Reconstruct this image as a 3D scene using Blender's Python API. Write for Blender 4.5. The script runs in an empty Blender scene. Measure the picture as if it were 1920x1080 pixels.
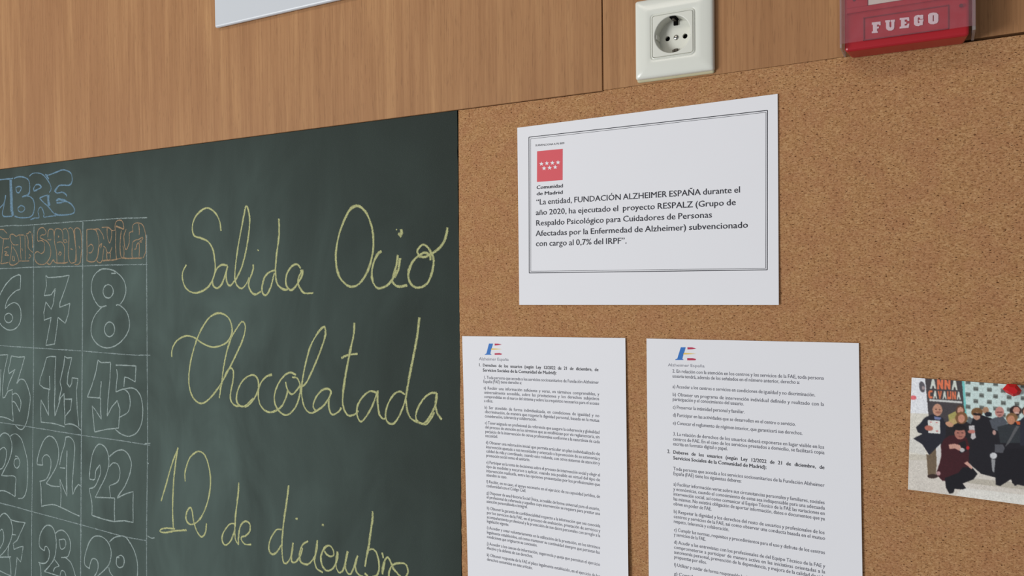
import bpy, bmesh, math, random
import numpy as np
from mathutils import Vector, Matrix

# ------------------------------------------------------------------ camera, world, lights, exposure
SC = bpy.context.scene
COL = SC.collection
F, CX, CY = 1475.0, 960.0, 540.0            # focal length in pixels of the 1920x1080 frame
DIST, EYE = 0.82, 1.50                      # camera to cork surface, camera height
_X = np.array([-1750 - CX, 545 - CY, F]); _X = -_X / np.linalg.norm(_X)
_k = -(_X[0] * .011 + _X[1]) / _X[2]
_D = np.array([.011, 1, _k]); _D /= np.linalg.norm(_D)
_N = np.cross(_X, _D)

def P(px, py, d=0.0):
    """point of the photograph -> world point on the plane d metres in front of the cork surface"""
    r = np.array([px - CX, py - CY, F]); r = r / (r @ _N) * (DIST - d)
    return Vector((float(r @ _X), -d, EYE - float(r @ _D)))

def project(x, y, z):
    """numpy arrays of world points -> pixel coordinates"""
    v = np.outer(x, _X) + np.outer(y + DIST, _N) + np.outer(EYE - z, _D)
    return CX + F * v[:, 0] / v[:, 2], CY + F * v[:, 1] / v[:, 2]

cd = bpy.data.cameras.new('camera'); cam = bpy.data.objects.new('camera', cd); COL.objects.link(cam)
cd.sensor_width = 36; cd.lens = F * 36 / 1920; cd.clip_start = .02
R = Matrix(((_X[0], -_X[1], -_X[2]), (_N[0], -_N[1], -_N[2]), (-_D[0], _D[1], _D[2])))
cam.matrix_world = Matrix.Translation((0, -DIST, EYE)) @ R.to_4x4()
SC.camera = cam

w = bpy.data.worlds.new('room_light'); SC.world = w; w.use_nodes = True
w.node_tree.nodes['Background'].inputs[0].default_value = (.93, .96, 1, 1)
w.node_tree.nodes['Background'].inputs[1].default_value = .24

def area(name, loc, target, sx, sy, power, color):
    l = bpy.data.lights.new(name, 'AREA'); l.shape = 'RECTANGLE'; l.size = sx; l.size_y = sy
    l.energy = power; l.color = color
    o = bpy.data.objects.new(name, l); COL.objects.link(o); o.location = loc
    o.rotation_euler = (Vector(target) - Vector(loc)).to_track_quat('-Z', 'Y').to_euler()
    return o
area('window_daylight', (-3.3, -3.7, .95), (-.1, 0, 1.4), 1.7, 1.5, 140, (.96, .985, 1))
area('ceiling_light', (-.9, -1.5, 2.75), (-.4, 0, 1.4), 1.2, .3, 6, (1, .93, .82))

SC.view_settings.view_transform = 'Standard'; SC.view_settings.look = 'None'
SC.view_settings.gamma = 1; SC.view_settings.use_curve_mapping = False
SC.view_settings.exposure = 0.09

# ------------------------------------------------------------------ helpers
def lin(c, k=1.0):
    return tuple(min(1, k * ((v / 255 / 12.92) if v / 255 < .04045 else ((v / 255 + .055) / 1.055) ** 2.4)) for v in c) + (1,)

class NT:
    def __init__(s, name):
        s.m = bpy.data.materials.new(name); s.m.use_nodes = True
        s.t = s.m.node_tree; s.b = s.t.nodes['Principled BSDF']; s.out = s.t.nodes['Material Output']
    def n(s, typ, ins=None, **kw):
        nd = s.t.nodes.new(typ)
        for k, v in kw.items(): setattr(nd, k, v)
        for k, v in (ins or {}).items():
            if hasattr(v, 'is_output') or isinstance(v, bpy.types.NodeSocket): s.t.links.new(v, nd.inputs[k])
            else: nd.inputs[k].default_value = v
        return nd
    def link(s, a, b): s.t.links.new(a, b)
    def ramp(s, fac, stops, interp='LINEAR'):
        r = s.n('ShaderNodeValToRGB', {0: fac}); cr = r.color_ramp; cr.interpolation = interp
        while len(cr.elements) < len(stops): cr.elements.new(.5)
        for e, (p, c) in zip(cr.elements, stops): e.position = p; e.color = c
        return r.outputs[0]
    def coords(s, scale=(1, 1, 1)):
        g = s.n('ShaderNodeNewGeometry')
        return s.n('ShaderNodeMapping', {0: g.outputs['Position'], 'Scale': scale}).outputs[0]
    def noise(s, vec, scale, detail=3, rough=.55, dist=0):
        return s.n('ShaderNodeTexNoise', {'Vector': vec, 'Scale': scale, 'Detail': detail, 'Roughness': rough, 'Distortion': dist}).outputs[0]
    def mix(s, fac, a, b, typ='MIX'):
        nd = s.n('ShaderNodeMix', data_type='RGBA', blend_type=typ)
        for i, v in ((0, fac), (6, a), (7, b)):
            if isinstance(v, bpy.types.NodeSocket): s.t.links.new(v, nd.inputs[i])
            else: nd.inputs[i].default_value = v
        return nd.outputs[2]
    def math(s, op, a, b=0.0, c=None, clamp=False):
        nd = s.n('ShaderNodeMath', operation=op, use_clamp=clamp)
        for i, v in enumerate((a, b) if c is None else (a, b, c)):
            if isinstance(v, bpy.types.NodeSocket): s.t.links.new(v, nd.inputs[i])
            else: nd.inputs[i].default_value = v
        return nd.outputs[0]
    def bump(s, h, strength, dist):
        b = s.n('ShaderNodeBump', {'Height': h, 'Strength': strength, 'Distance': dist})
        s.link(b.outputs[0], s.b.inputs['Normal'])
    def base(s, v):
        if isinstance(v, bpy.types.NodeSocket): s.link(v, s.b.inputs['Base Color'])
        else: s.b.inputs['Base Color'].default_value = v
    def rough(s, v, spec=.5):
        s.b.inputs['Roughness'].default_value = v; s.b.inputs['Specular IOR Level'].default_value = spec

def plain(name, rgb, rough=.5, spec=.5, metal=0, var=.05, nscale=60):
    t = NT(name); a = lin(rgb); b = tuple(v * (1 - var * 2.2) for v in a[:3]) + (1,)
    t.base(t.mix(t.noise(t.coords(), nscale, 4), a, b)); t.rough(rough, spec)
    t.b.inputs['Metallic'].default_value = metal
    return t.m

def mesh_obj(name, verts, faces, mat, parent=None, smooth=False):
    me = bpy.data.meshes.new(name); me.from_pydata([tuple(v) for v in verts], [], faces); me.update()
    if mat: me.materials.append(mat)
    if smooth: me.polygons.foreach_set('use_smooth', [True] * len(me.polygons))
    o = bpy.data.objects.new(name, me); COL.objects.link(o)
    if parent: o.parent = parent; o.matrix_parent_inverse = parent.matrix_world.inverted()
    return o

def bm_obj(name, bm, mat, parent=None, smooth=False):
    me = bpy.data.meshes.new(name); bm.to_mesh(me); bm.free()
    if mat: me.materials.append(mat)
    if smooth: me.polygons.foreach_set('use_smooth', [True] * len(me.polygons))
    o = bpy.data.objects.new(name, me); COL.objects.link(o)
    if parent: o.parent = parent; o.matrix_parent_inverse = parent.matrix_world.inverted()
    return o

def empty(name, loc):
    o = bpy.data.objects.new(name, None); COL.objects.link(o); o.location = loc; o.empty_display_size = .02
    bpy.context.view_layer.update(); return o

def tag(o, label=None, cat=None, group=None, kind=None):
    if label: o['label'] = label
    if cat: o['category'] = cat
    if group: o['group'] = group
    if kind: o['kind'] = kind
    return o

def add_box(bm, x0, x1, y0, y1, z0, z1, bev=0, seg=2):
    r = bmesh.ops.create_cube(bm, size=1)
    for v in r['verts']:
        v.co = Vector((x0 + (v.co.x + .5) * (x1 - x0), y0 + (v.co.y + .5) * (y1 - y0), z0 + (v.co.z + .5) * (z1 - z0)))
    if bev:
        es = list({e for v in r['verts'] for e in v.link_edges})
        bmesh.ops.bevel(bm, geom=es, offset=bev, segments=seg, affect='EDGES', profile=.5)
    return bm

def box(name, mat, parent, *a, bev=0, seg=2, smooth=False):
    return bm_obj(name, add_box(bmesh.new(), *a, bev=bev, seg=seg), mat, parent, smooth)

def prism(name, mat, parent, pts, y0, y1, bev=0):
    """closed slab: outline (x, z) list, front at y0 (towards the viewer), back at y1"""
    bm = bmesh.new()
    f = bm.faces.new([bm.verts.new((x, y0, z)) for x, z in pts])
    r = bmesh.ops.extrude_face_region(bm, geom=[f])
    vs = [v for v in r['geom'] if isinstance(v, bmesh.types.BMVert)]
    bmesh.ops.translate(bm, verts=vs, vec=(0, y1 - y0, 0))
    bmesh.ops.recalc_face_normals(bm, faces=bm.faces)
    if bev:
        es = [e for e in bm.edges if abs(e.verts[0].co.y - y0) < 1e-6 and abs(e.verts[1].co.y - y0) < 1e-6]
        bmesh.ops.bevel(bm, geom=es, offset=bev, segments=2, affect='EDGES')
    return bm_obj(name, bm, mat, parent)

# ------------------------------------------------------------------ materials of the setting
def make_wood():
    t = NT('oak_veneer')
    big = t.noise(t.coords((1, 1, .22)), 9, 3, .5, .6)
    mid = t.noise(t.coords((1, 1, .05)), 75, 5, .6, .3)
    fine = t.noise(t.coords((1, 1, .016)), 420, 4, .6)
    pore = t.noise(t.coords((1, 1, .06)), 900, 2, .5)
    c = t.ramp(mid, [(.28, lin((161, 116, 77))), (.5, lin((174, 128, 87))), (.72, lin((190, 144, 99)))])
    c = t.mix(t.ramp(big, [(.35, (0, 0, 0, 1)), (.65, (1, 1, 1, 1))]), c, t.mix(.6, c, lin((158, 112, 76))))
    c = t.mix(t.ramp(fine, [(.35, (.28, .28, .28, 1)), (.55, (0, 0, 0, 1))]), c, lin((128, 86, 54)))
    c = t.mix(t.ramp(pore, [(.3, (.25, .25, .25, 1)), (.4, (0, 0, 0, 1))]), c, lin((95, 62, 40)))
    t.base(c); t.rough(.55, .18); t.bump(fine, .12, .0003)
    return t.m
WOOD = make_wood()

def make_cork():
    t = NT('cork_granules')
    v = t.coords((1, 1, 1.7))
    wob = t.noise(v, 420, 3, .65)
    vor = t.n('ShaderNodeTexVoronoi', {'Vector': v, 'Scale': 430, 'Randomness': 1})
    cell = t.n('ShaderNodeSeparateColor', {0: vor.outputs['Color']}).outputs[0]
    c = t.ramp(cell, [(0, lin((152, 108, 66))), (.35, lin((178, 133, 88))), (.7, lin((191, 147, 102))), (1, lin((210, 169, 122)))])
    c = t.mix(.55, c, t.ramp(wob, [(.3, lin((138, 94, 60))), (.5, lin((178, 132, 92))), (.7, lin((200, 155, 112)))]))
    patch = t.noise(t.coords((1, 1, 1.3)), 38, 3)
    c = t.mix(t.ramp(patch, [(.4, (0, 0, 0, 1)), (.6, (.5, .5, .5, 1))]), c, t.mix(.6, c, lin((168, 112, 84))))
    spk = t.noise(t.coords((.62, 1, 1.5)), 560, 2, .5)
    c = t.mix(t.ramp(spk, [(.605, (0, 0, 0, 1)), (.69, (1, 1, 1, 1))]), c, lin((72, 40, 22)))
    spk2 = t.noise(t.coords((.7, 1, 1.5)), 760, 2, .5)
    c = t.mix(t.ramp(spk2, [(.33, (.75, .75, .75, 1)), (.43, (0, 0, 0, 1))]), c, lin((108, 66, 38)))
    t.base(c); t.rough(.9, .08)
    t.bump(t.math('ADD', wob, t.math('MULTIPLY', spk, -.6)), .5, .0009)
    return t.m
CORK = make_cork()

def make_slate():
    t = NT('green_slate')
    smear = t.noise(t.coords((1.4, 1, .8)), 5.5, 4, .55, .8)
    wipe = t.noise(t.coords((1, 1, .12)), 34, 3, .5, .4)
    grain = t.noise(t.coords((.5, 1, 1.5)), 1300, 2, .6)
    g = t.n('ShaderNodeSeparateXYZ', {0: t.n('ShaderNodeNewGeometry').outputs['Position']})
    xr = P(861, 600).x
    # the duster leaves less chalk near the board's right end and top edge
    fr = t.n('ShaderNodeMapRange', {0: g.outputs[0], 1: xr - .42, 2: xr - .01, 3: 1.0, 4: .18}).outputs[0]
    ft = t.n('ShaderNodeMapRange', {0: g.outputs[2], 1: P(430, 262).z - .2, 2: P(430, 262).z - .005, 3: 1.0, 4: .35}).outputs[0]
    d = t.math('ADD', t.math('MULTIPLY', smear, 1.1), t.math('MULTIPLY', wipe, .22))
    d = t.math('MULTIPLY', t.math('MULTIPLY', t.math('SUBTRACT', d, .17), fr), ft)
    c = t.mix(t.math('MULTIPLY', d, .95, clamp=True), lin((45, 51, 47)), lin((96, 113, 107)))
    c = t.mix(t.math('MULTIPLY', t.math('SUBTRACT', grain, .5), .22, clamp=True), c, lin((150, 160, 155)))
    t.base(c); t.rough(.8, .12); t.bump(grain, .12, .0003)
    return t.m
SLATE = make_slate()
PLASTER = plain('plaster', (196, 190, 178), .9, .2)
DARKGAP = plain('dark_backing', (52, 40, 32), .9, .1)
PAPER = plain('printer_paper', (236, 235, 239), .75, .25, var=.01, nscale=14)
WHITEPL = plain('white_acrylic', (206, 209, 214), .35, .5, var=.01)

# ------------------------------------------------------------------ the setting: wall behind with wood panels
wall = box('wall_back', PLASTER, None, -2.6, 1.4, .020, .12, 0, 2.7)
tag(wall, kind='structure')
seam = P(1130.5, 90).x
zl0, zl1 = P(0, 317, .0018), P(1129, 170.2, .0018)          # bottom edge of the left panel
def on_line(a, b, x): return a.z + (b.z - a.z) * (x - a.x) / (b.x - a.x)
ZTOP = 2.12
pts = [(-2.6, on_line(zl0, zl1, -2.6)), (seam - .0006, on_line(zl0, zl1, seam)), (seam - .0006, ZTOP), (-2.6, ZTOP)]
tag(prism('wood_panel', WOOD, wall, pts, -.0018, .0195, bev=.0004), 'oak wood panel over the chalkboard, left of the seam')
zr0, zr1 = P(1132, 168.8, .0008), P(1915, 60, .0008)
# right panel with an opening for the socket box
xo0, xo1 = seam + .0005, 1.4
sc = P(1264, 66)
hx0, hx1, hz0, hz1 = sc.x - .032, sc.x + .032, sc.z - .032, sc.z + .032
ox = [(xo0, on_line(zr0, zr1, xo0)), (xo1, on_line(zr0, zr1, xo1)), (xo1, ZTOP), (xo0, ZTOP)]
hx = [(hx0, hz0), (hx1, hz0), (hx1, hz1), (hx0, hz1)]
V = [(x, -.0008, z) for x, z in ox] + [(x, -.0008, z) for x, z in hx] + [(x, .0195, z) for x, z in ox] + [(x, .0195, z) for x, z in hx]
Fc = []
for i in range(4):
    j = (i + 1) % 4
    Fc += [(i, j, 4 + j, 4 + i), (8 + j, 8 + i, 12 + i, 12 + j), (i, 8 + i, 8 + j, j), (4 + i, 4 + j, 12 + j, 12 + i)]
tag(mesh_obj('wood_panel', V, Fc, WOOD, wall), 'oak wood panel around the socket, right of the seam')
box('backing_strip', DARKGAP, wall, -2.6, 1.4, .010, .0198, 1.55, 1.86)

# ------------------------------------------------------------------ chalkboard and cork board
def top_left(x): return on_line(zl0, zl1, x) - .0006
xr = P(861, 600).x
xb = P(864, 1080).x
board = prism('slate', SLATE, None, [(-2.3, .95), (xb - .0002, .95), (P(861.5, 560).x, 1.50), (P(859.5, 210).x, top_left(xr)), (-2.3, top_left(-2.3))], 0, .0095)
chalkboard = empty('chalkboard', (-1.2, .0095, .95))
tag(chalkboard, 'dark green chalkboard with chalked calendar and yellow handwriting, left of the cork', 'chalkboard')
board.parent = chalkboard; board.matrix_parent_inverse = chalkboard.matrix_world.inverted()
random.seed(5)
zk = lambda x: (on_line(zl0, zl1, x) - .0007) if x < seam else (on_line(zr0, zr1, x) - .0002)
edge = []
n = 90
zt, zb = zk(xr), .95
for i in range(n + 1):                       # ragged sawn left edge of the cork
    z = zt + (zb - zt) * i / n
    xx = P(861, 600).x + .0003 + (P(866, 1080).x - P(861, 600).x) * max(0, min(1, (1.5 - z) / .3)) * .9
    edge.append((xx + random.uniform(-.0002, .0006), z))
far = P(1830, 73)
pts = edge + [(1.3, .95), (1.3, zk(1.3) - .0004), (far.x, zk(far.x) - .0022), (P(1600, 100).x, zk(P(1600, 100).x)), (seam + .001, zk(seam + .001)), (seam - .001, zk(seam - .001))]
cork = prism('cork_board', CORK, None, pts, 0, .0095)
tag(cork, 'light brown cork pinboard with notices and photo, right of the chalkboard', 'pinboard')

# ------------------------------------------------------------------ chalk writing
def make_chalk(name, rgb, dens):
    t = NT(name)
    at = t.n('ShaderNodeAttribute', attribute_name='edge').outputs['Fac']
    g1 = t.noise(t.coords((.55, 1, 1.6)), 1500, 2, .6)
    g2 = t.noise(t.coords(), 160, 2, .5)
    e2 = t.math('MULTIPLY', at, at)
    a = t.math('ADD', t.math('MULTIPLY', t.math('SUBTRACT', g1, .5), 4.6), dens)
    a = t.math('ADD', a, t.math('MULTIPLY', t.math('SUBTRACT', g2, .5), 1.2))
    a = t.math('SUBTRACT', a, t.math('MULTIPLY', e2, .95), clamp=True)
    t.base(t.mix(t.noise(t.coords(), 90, 2), lin(rgb), lin(tuple(v * .86 for v in rgb))))
    t.rough(.95, .1)
    t.link(a, t.b.inputs['Alpha'])
    return t.m
CHALK = {'y': make_chalk('yellow_chalk', (202, 203, 146), 1.04), 'w': make_chalk('white_chalk', (170, 184, 180), .94),
         'b': make_chalk('blue_chalk', (122, 154, 176), .94), 'o': make_chalk('orange_chalk', (178, 148, 116), .88),
         'g': make_chalk('grid_chalk', (160, 174, 172), .76)}
ORG = {'B1': (0, 305, 9.82), 'B2': (0, 400, 9.82), 'B3': (140, 400, 9.82), 'R2': (0, 480, 4), 'R3': (0, 650, 4), 'R4': (0, 810, 4),
       'C4': (0, 650, 6.35), 'C5': (0, 800, 7.2), 'C6': (0, 930, 7.2), 'C7': (140, 930, 7.2),
       'W5': (300, 360, 3.4286), 'W6': (300, 560, 3.4286), 'W7': (270, 765, 3.4286), 'W8': (600, 900, 6), 'PX': (0, 0, 1)}
_layer = [0]
def stroke_mesh(org, pts, wpx, sharp, V, Fc, E, rng):
    ox, oy, s = ORG[org]
    q = [P(ox + pts[i] / s, oy + pts[i + 1] / s) for i in range(0, len(pts), 2)]
    q = np.array([(v.x, v.z) for v in q])
    keep = [0] + [i for i in range(1, len(q)) if np.linalg.norm(q[i] - q[i - 1]) > 1e-5]
    q = q[keep]
    if len(q) < 2: return
    out = []
    if sharp:
        for a, b in zip(q[:-1], q[1:]):
            m = max(2, int(np.linalg.norm(b - a) / .0015)); out += [a + (b - a) * k / m for k in range(m)]
        out.append(q[-1])
    else:
        e = np.vstack([2 * q[0] - q[1], q, 2 * q[-1] - q[-2]])
        for i in range(1, len(e) - 2):
            p0, p1, p2, p3 = e[i - 1:i + 3]
            m = max(2, int(np.linalg.norm(p2 - p1) / .0013))
            for k in range(m):
                u = k / m
                out.append(.5 * (2 * p1 + (p2 - p0) * u + (2 * p0 - 5 * p1 + 4 * p2 - p3) * u * u + (3 * p1 - p0 - 3 * p2 + p3) * u ** 3))
        out.append(q[-1])
    o = np.array(out); n = len(o)
    o += rng.normal(0, .00011, o.shape)
    t = np.gradient(o, axis=0); t /= np.maximum(np.linalg.norm(t, axis=1, keepdims=True), 1e-9)
    if n > 4:
        tt = t.copy(); tt[1:-1] = (t[:-2] + 2 * t[1:-1] + t[2:]); t = tt / np.maximum(np.linalg.norm(tt, axis=1, keepdims=True), 1e-9)
    nr = np.stack([-t[:, 1], t[:, 0]], 1)
    hw = wpx * .00055 * .5 * 1.38 * (1 + .14 * np.interp(np.arange(n), np.arange(0, n + 8, 6), rng.normal(0, 1, len(np.arange(0, n + 8, 6)))))
    b0 = len(V); _layer[0] = (_layer[0] + 1) % 60
    for i in range(n):
        y = -.00007 - _layer[0] * 8e-7 - i * 2e-7
        for k, ed in ((-1, 1.0), (0, 0.0), (1, 1.0)):
            V.append((o[i, 0] + nr[i, 0] * hw[i] * k, y, o[i, 1] + nr[i, 1] * hw[i] * k)); E.append(ed)
    for i in range(n - 1):
        a = b0 + 3 * i
        Fc.append((a, a + 3, a + 4, a + 1)); Fc.append((a + 1, a + 4, a + 5, a + 2))

def chalk(name, label, col, wpx, groups):
    rng = np.random.default_rng(len(label) * 7 + len(groups))
    V, Fc, E = [], [], []
    for org, sharp, strokes in groups:
        for s in strokes:
            w_ = wpx
            if isinstance(s, tuple): w_, s = s
            stroke_mesh(org, s, w_, sharp, V, Fc, E, rng)
    o = mesh_obj(name, V, Fc, CHALK[col], chalkboard)
    at = o.data.attributes.new('edge', 'FLOAT', 'POINT'); at.data.foreach_set('value', E)
    o['label'] = label
    return o
def ell(cx, cy, rx, ry, n=12):
    return [v for k in range(n + 1) for v in (cx + rx * math.cos(2 * PI * k / n + 1), cy + ry * math.sin(2 * PI * k / n + 1))]
PI = math.pi

chalk('chalk_word', 'yellow chalk word Salida', 'y', 4.4, [('W5', 0, [
 [392,250,385,195,360,140,310,103,265,120,225,165,208,225,220,280,265,297,310,320,340,370,352,440,355,500,340,560,305,615,250,645,205,645,165,615,145,560,148,510,170,468],
 [435,472,400,468,368,490,350,530,338,570,345,605,370,618,398,590,420,530,435,475],[435,475,425,540,435,590,455,600,480,570],
 [480,575,500,540,530,470,560,340,577,200,570,125,553,92,540,150,515,280,495,400,482,520,485,575,505,612,530,618,555,590,575,550],
 [600,466,598,500,575,570,570,600,585,640,612,658,650,640],
 [740,502,705,515,675,545,658,600,658,645,678,663,700,640,718,590,735,520],(5.2,[765,170,765,280,750,400,742,500]),[742,500,748,570,765,605,800,628,830,620],
 [905,490,880,465,845,480,815,530,810,590,830,625,855,625,890,580,915,530,918,500],[918,500,895,540,888,585,905,625,930,650,985,650],(5,[905,500,915,525,905,560]),
 (3,[626,372,636,376])])])
chalk('chalk_word', 'yellow chalk word Ocio', 'y', 5.0, [('W5', 0, [
 [1265,85,1225,110,1185,180,1150,280,1132,380,1135,480,1160,555,1205,600,1245,608,1290,580,1330,520,1360,430,1372,340,1365,240,1335,150,1295,100,1255,85],
 [1425,380,1400,400,1375,450,1362,520,1370,580,1395,615,1420,618,1460,600,1495,560,1520,500],
 [1530,405,1520,470,1500,540,1495,575,1515,600,1545,608,1590,598],[1543,425,1532,500,1508,550],
 [1738,440,1735,410,1700,390,1640,430,1605,490,1598,550,1620,600,1665,615,1715,590,1745,530,1760,450,1750,400],
 [1668,412,1655,375,1690,338,1725,360,1742,395,1750,410],
 [1660,412,1700,418,1740,398,1780,375,1820,330,1840,280,1848,228],
 (8,[1550,240,1552,262,1538,282]),(4,[1530,268,1545,280]),(3,[1516,240,1524,244])])])
chalk('chalk_word', 'yellow chalk word Chocolatada', 'y', 4.3, [('W6', 0, [
 [75,375,80,320,110,270,165,240,220,250,270,285,330,310,380,305,430,280,460,230,462,180,445,130,410,100,365,95,315,125,270,190,235,270,205,370,188,470,188,560,210,630,250,670,290,665,340,620,390,550,430,480,480,380,530,270,548,200,545,160,525,150,495,190,460,250,430,340,410,440,398,530,382,640],
 [385,590,410,510,445,450,470,460,470,520,455,600,455,650,480,685,520,690],
 [520,690,560,690,600,650,630,590,632,530,610,495,575,495,530,530,500,590,492,650,510,685,545,690,600,640],
 [720,488,685,500,650,540,632,600,640,670,670,715,710,730,755,715,790,680,815,620,820,590],
 (6,[700,494,720,489]),
 [875,490,835,475,790,505,750,570,735,640,750,700,790,742,830,742,875,690,900,610,900,550,880,510,850,505],
 [808,535,820,585,850,615,885,580,900,560],
 [905,570,940,540,980,460,1030,340,1062,240,1062,190,1050,182,1015,220,970,300,940,400,920,500,910,590,920,670,940,715,970,735,1000,725,1040,700],
 [1000,725,1050,690,1085,640,1100,600,1080,580,1040,590,1000,640,985,690,1000,722],[1098,600,1085,660,1090,715,1110,745,1150,725,1165,700],
 (5.4,[1250,155,1245,230,1220,350,1195,480,1178,590]),[1178,590,1175,670,1190,725,1215,752,1255,742,1275,720],(5,[1165,382,1210,360]),[1210,360,1270,355],
 [1395,605,1350,595,1305,630,1270,690,1268,750,1290,790,1320,765,1360,700,1390,620,1390,600],(5,[1400,590,1398,660]),[1398,660,1410,740,1435,772,1455,765],
 [1575,615,1540,597,1500,620,1465,680,1450,750,1465,795,1500,803,1535,760,1565,690,1582,630],(5.4,[1668,120,1655,230,1630,370,1600,520,1580,640]),[1580,640,1590,720,1610,765,1635,785],
 [1780,605,1735,610,1690,650,1655,710,1645,765,1665,795,1700,800,1740,750,1775,670,1780,610],(5,[1780,605,1770,690]),[1770,690,1785,740,1812,778],[1635,785,1700,808,1730,790,1765,730]])])
chalk('chalk_number', 'yellow chalk number 12', 'y', 4.3, [('W7', 0, [
 [110,598,140,500,180,360,220,255],(4.6,[218,255,205,340,192,460,185,600,185,700,190,775]),
 [200,778,150,772,110,780,105,795,140,800,200,790,275,785],
 [265,472,265,410,290,330,325,290,360,280,395,310,420,390,428,480,415,580,385,670,350,725,310,748,280,735,270,700,280,660,300,640,310,665,320,730,340,790,370,828,395,800,403,740]])])
chalk('chalk_word', 'yellow chalk word de', 'y', 4.2, [('W7', 0, [
 [590,745,555,745,520,785,502,830,510,870,530,880,560,850,582,790],(5,[610,480,605,560,590,680,585,760]),[585,760,584,800,590,850,610,880],
 [608,880,608,830,620,760,650,728,680,745,680,790,655,820,628,830,628,850,650,875,690,878]])])
chalk('chalk_word', 'yellow chalk word diciembre', 'y', 4.2, [('W7', 0, [
 [885,780,850,785,815,840,803,900,820,938,850,930,885,880],(5,[930,498,918,600,900,720,888,840]),[888,840,888,930,900,995,925,990,950,940,960,865],
 [958,865,950,930,950,985,975,990,1005,950,1020,900],[1055,855,1020,880,1000,940,1010,990,1050,1005,1085,975,1110,920,1115,850],
 (5,[1115,850,1105,920,1095,980]),[1095,980,1110,1030,1150,1058]]),
 ('W8', 0, [[50,800,80,840,120,860,155,840,145,780,105,738,60,755,25,810,10,880,25,960,60,1010,100,1020,150,990,185,920,200,850,195,805],
 [195,805,180,900,185,990,215,1040,255,1020,285,930,305,850,312,800],(5,[312,800,290,900,285,990]),[285,990,310,1045,345,1055,375,1000,400,920,425,850],
 (5,[425,850,395,960]),[395,960,410,1030,450,1075,500,1095],
 (5,[592,350,590,450,565,620,550,740]),(5,[550,740,525,860,505,975]),[545,790,590,775,630,810,655,880,665,960,660,1030,635,1075,590,1090],[500,1050,540,1080],
 [700,815,712,880],(6,[700,1060,712,980,725,920]),[725,920,735,890,765,870,795,920,830,1000,900,1080,940,1130],
 [770,1110,785,1010,830,950,900,935,960,945,985,990,990,1040,970,1080,940,1120,900,1160]])])
for k_, s_ in enumerate(([974,712,988,712], [1144,750,1156,752])):
    g = chalk('chalk_dot', 'yellow dot' + ' ' * k_, 'y', 5, [('W7', 0, [s_])]); del g['label']
chalk('chalk_heading', 'blue chalk bubble letters BRE of the month heading', 'b', 4.0, [('B1', 0, [
 [-300,340,-150,325,0,315,80,305,160,300,240,290],[0,830,40,790,75,740,100,660,105,600],[105,600,85,720,65,830,45,940,75,990,150,990,230,985],
 (11,[200,320,208,450,214,600,214,800,235,980]),(4,[180,320,190,600,200,900]),
 [260,290,330,262,410,262,480,285,530,330,548,420,545,510,540,570,480,600,410,630],[410,630,480,610,550,625,610,680,635,770,630,870,600,960,540,1005,440,1015,350,1010,270,985],
 [290,460,340,440,390,450,385,500,350,550,310,540,290,460],[330,830,390,790,450,820,450,870,400,910,345,890,330,830],(6,[520,580,550,540]),
 (3.2,[540,250,600,200,680,190,760,205,830,260,890,340,935,430,940,500,910,550]),[620,470,660,410,720,405,760,450,700,490,630,520,620,470],
 [730,650,800,620,880,595],[730,650,800,730,880,800,940,870,1000,940,1060,970],(11,[885,600,892,700,905,800]),
 (3.2,[560,1050,640,1020,720,1010,700,900,740,820,780,850,810,940,810,1000,900,990,1030,975]),
 [830,220,880,230,950,210,1050,170,1150,135,1240,150,1310,200,1330,290,1320,370,1270,415,1180,415,1100,420,1050,460,1005,520,1060,560,1140,545,1200,570,1235,620],
 [1030,700,1080,665,1150,680,1220,700],[1040,740,1120,735,1200,710,1290,745,1350,810,1375,880,1350,930,1270,955,1150,965,1060,960,1010,930],
 (6,[1060,450,1010,530]),(6,[855,240,900,300]),(5.5,[1040,705,1100,680,1200,700])])])
chalk('chalk_heading', 'orange chalk weekday heading cut off at the left edge', 'o', 2.9, [('B2', 0, [
 [0,300,60,300,100,340,130,370],[0,430,50,465,100,470,165,470],[65,480,55,600,40,750,30,880,10,920,60,925,160,900],[80,650,130,620,170,625],
 [80,700,130,720,90,770,160,775,100,740],[180,460,190,400,240,385,300,420,350,400,440,400],[190,420,200,500,230,560,260,580,340,580],
 [215,570,210,700,190,850,180,930,240,955,320,920,360,880,440,880,540,875],[240,620,300,720,340,840,350,880],[240,780,230,850,270,870,260,790],
 [370,420,380,560,380,700,390,850],[460,400,465,600,470,850],[480,380,520,370,540,340,575,350],[490,400,520,500,520,620,560,680,610,720],
 [540,760,570,790,530,830],[590,370,600,500,600,640],[400,640,420,690],[-250,330,-200,600,-240,900,-120,930,-60,600,-120,330,-250,330]])])
chalk('chalk_heading', 'orange chalk bubble letters Sabado', 'o', 2.9, [('B2', 0, [
 [770,395,830,390,850,340,800,265,730,280,695,340,690,430,700,510,760,500,810,530,820,610,810,700,760,740,690,705,645,740,640,830,680,910,740,940,820,935,890,870,930,780,935,680,910,580,860,510,780,470,740,440,770,395],
 [880,440,890,330,920,290,980,310,1000,420,1010,560,1040,700,1050,850,1050,910],[880,480,930,490,940,470],(3.6,[860,910,920,940,980,860,1010,900,1060,915,1180,915,1250,900]),
 [1000,420,1020,300,1090,285,1140,320,1160,400,1160,470,1190,540,1240,520],[1070,410,1085,430,1070,440],[1050,540,1110,525,1150,545,1185,620,1185,760,1180,900],
 [1180,490,1220,490,1240,540],[1080,760,1100,710,1130,740,1100,780],[1160,300,1210,280,1250,340,1270,450,1265,600,1260,750,1275,860,1310,920],
 [1260,290,1300,265,1340,300,1365,400,1385,550,1400,700,1410,850,1380,900,1310,920],[1300,650,1340,670],[1360,340,1375,290]]),
 ('B3', 0, [[0,290,40,265,90,290,115,350,125,450,130,600,120,760,100,900,50,945,0,940],[80,600,100,650],[0,300,10,500,25,700,10,900]])])
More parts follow.
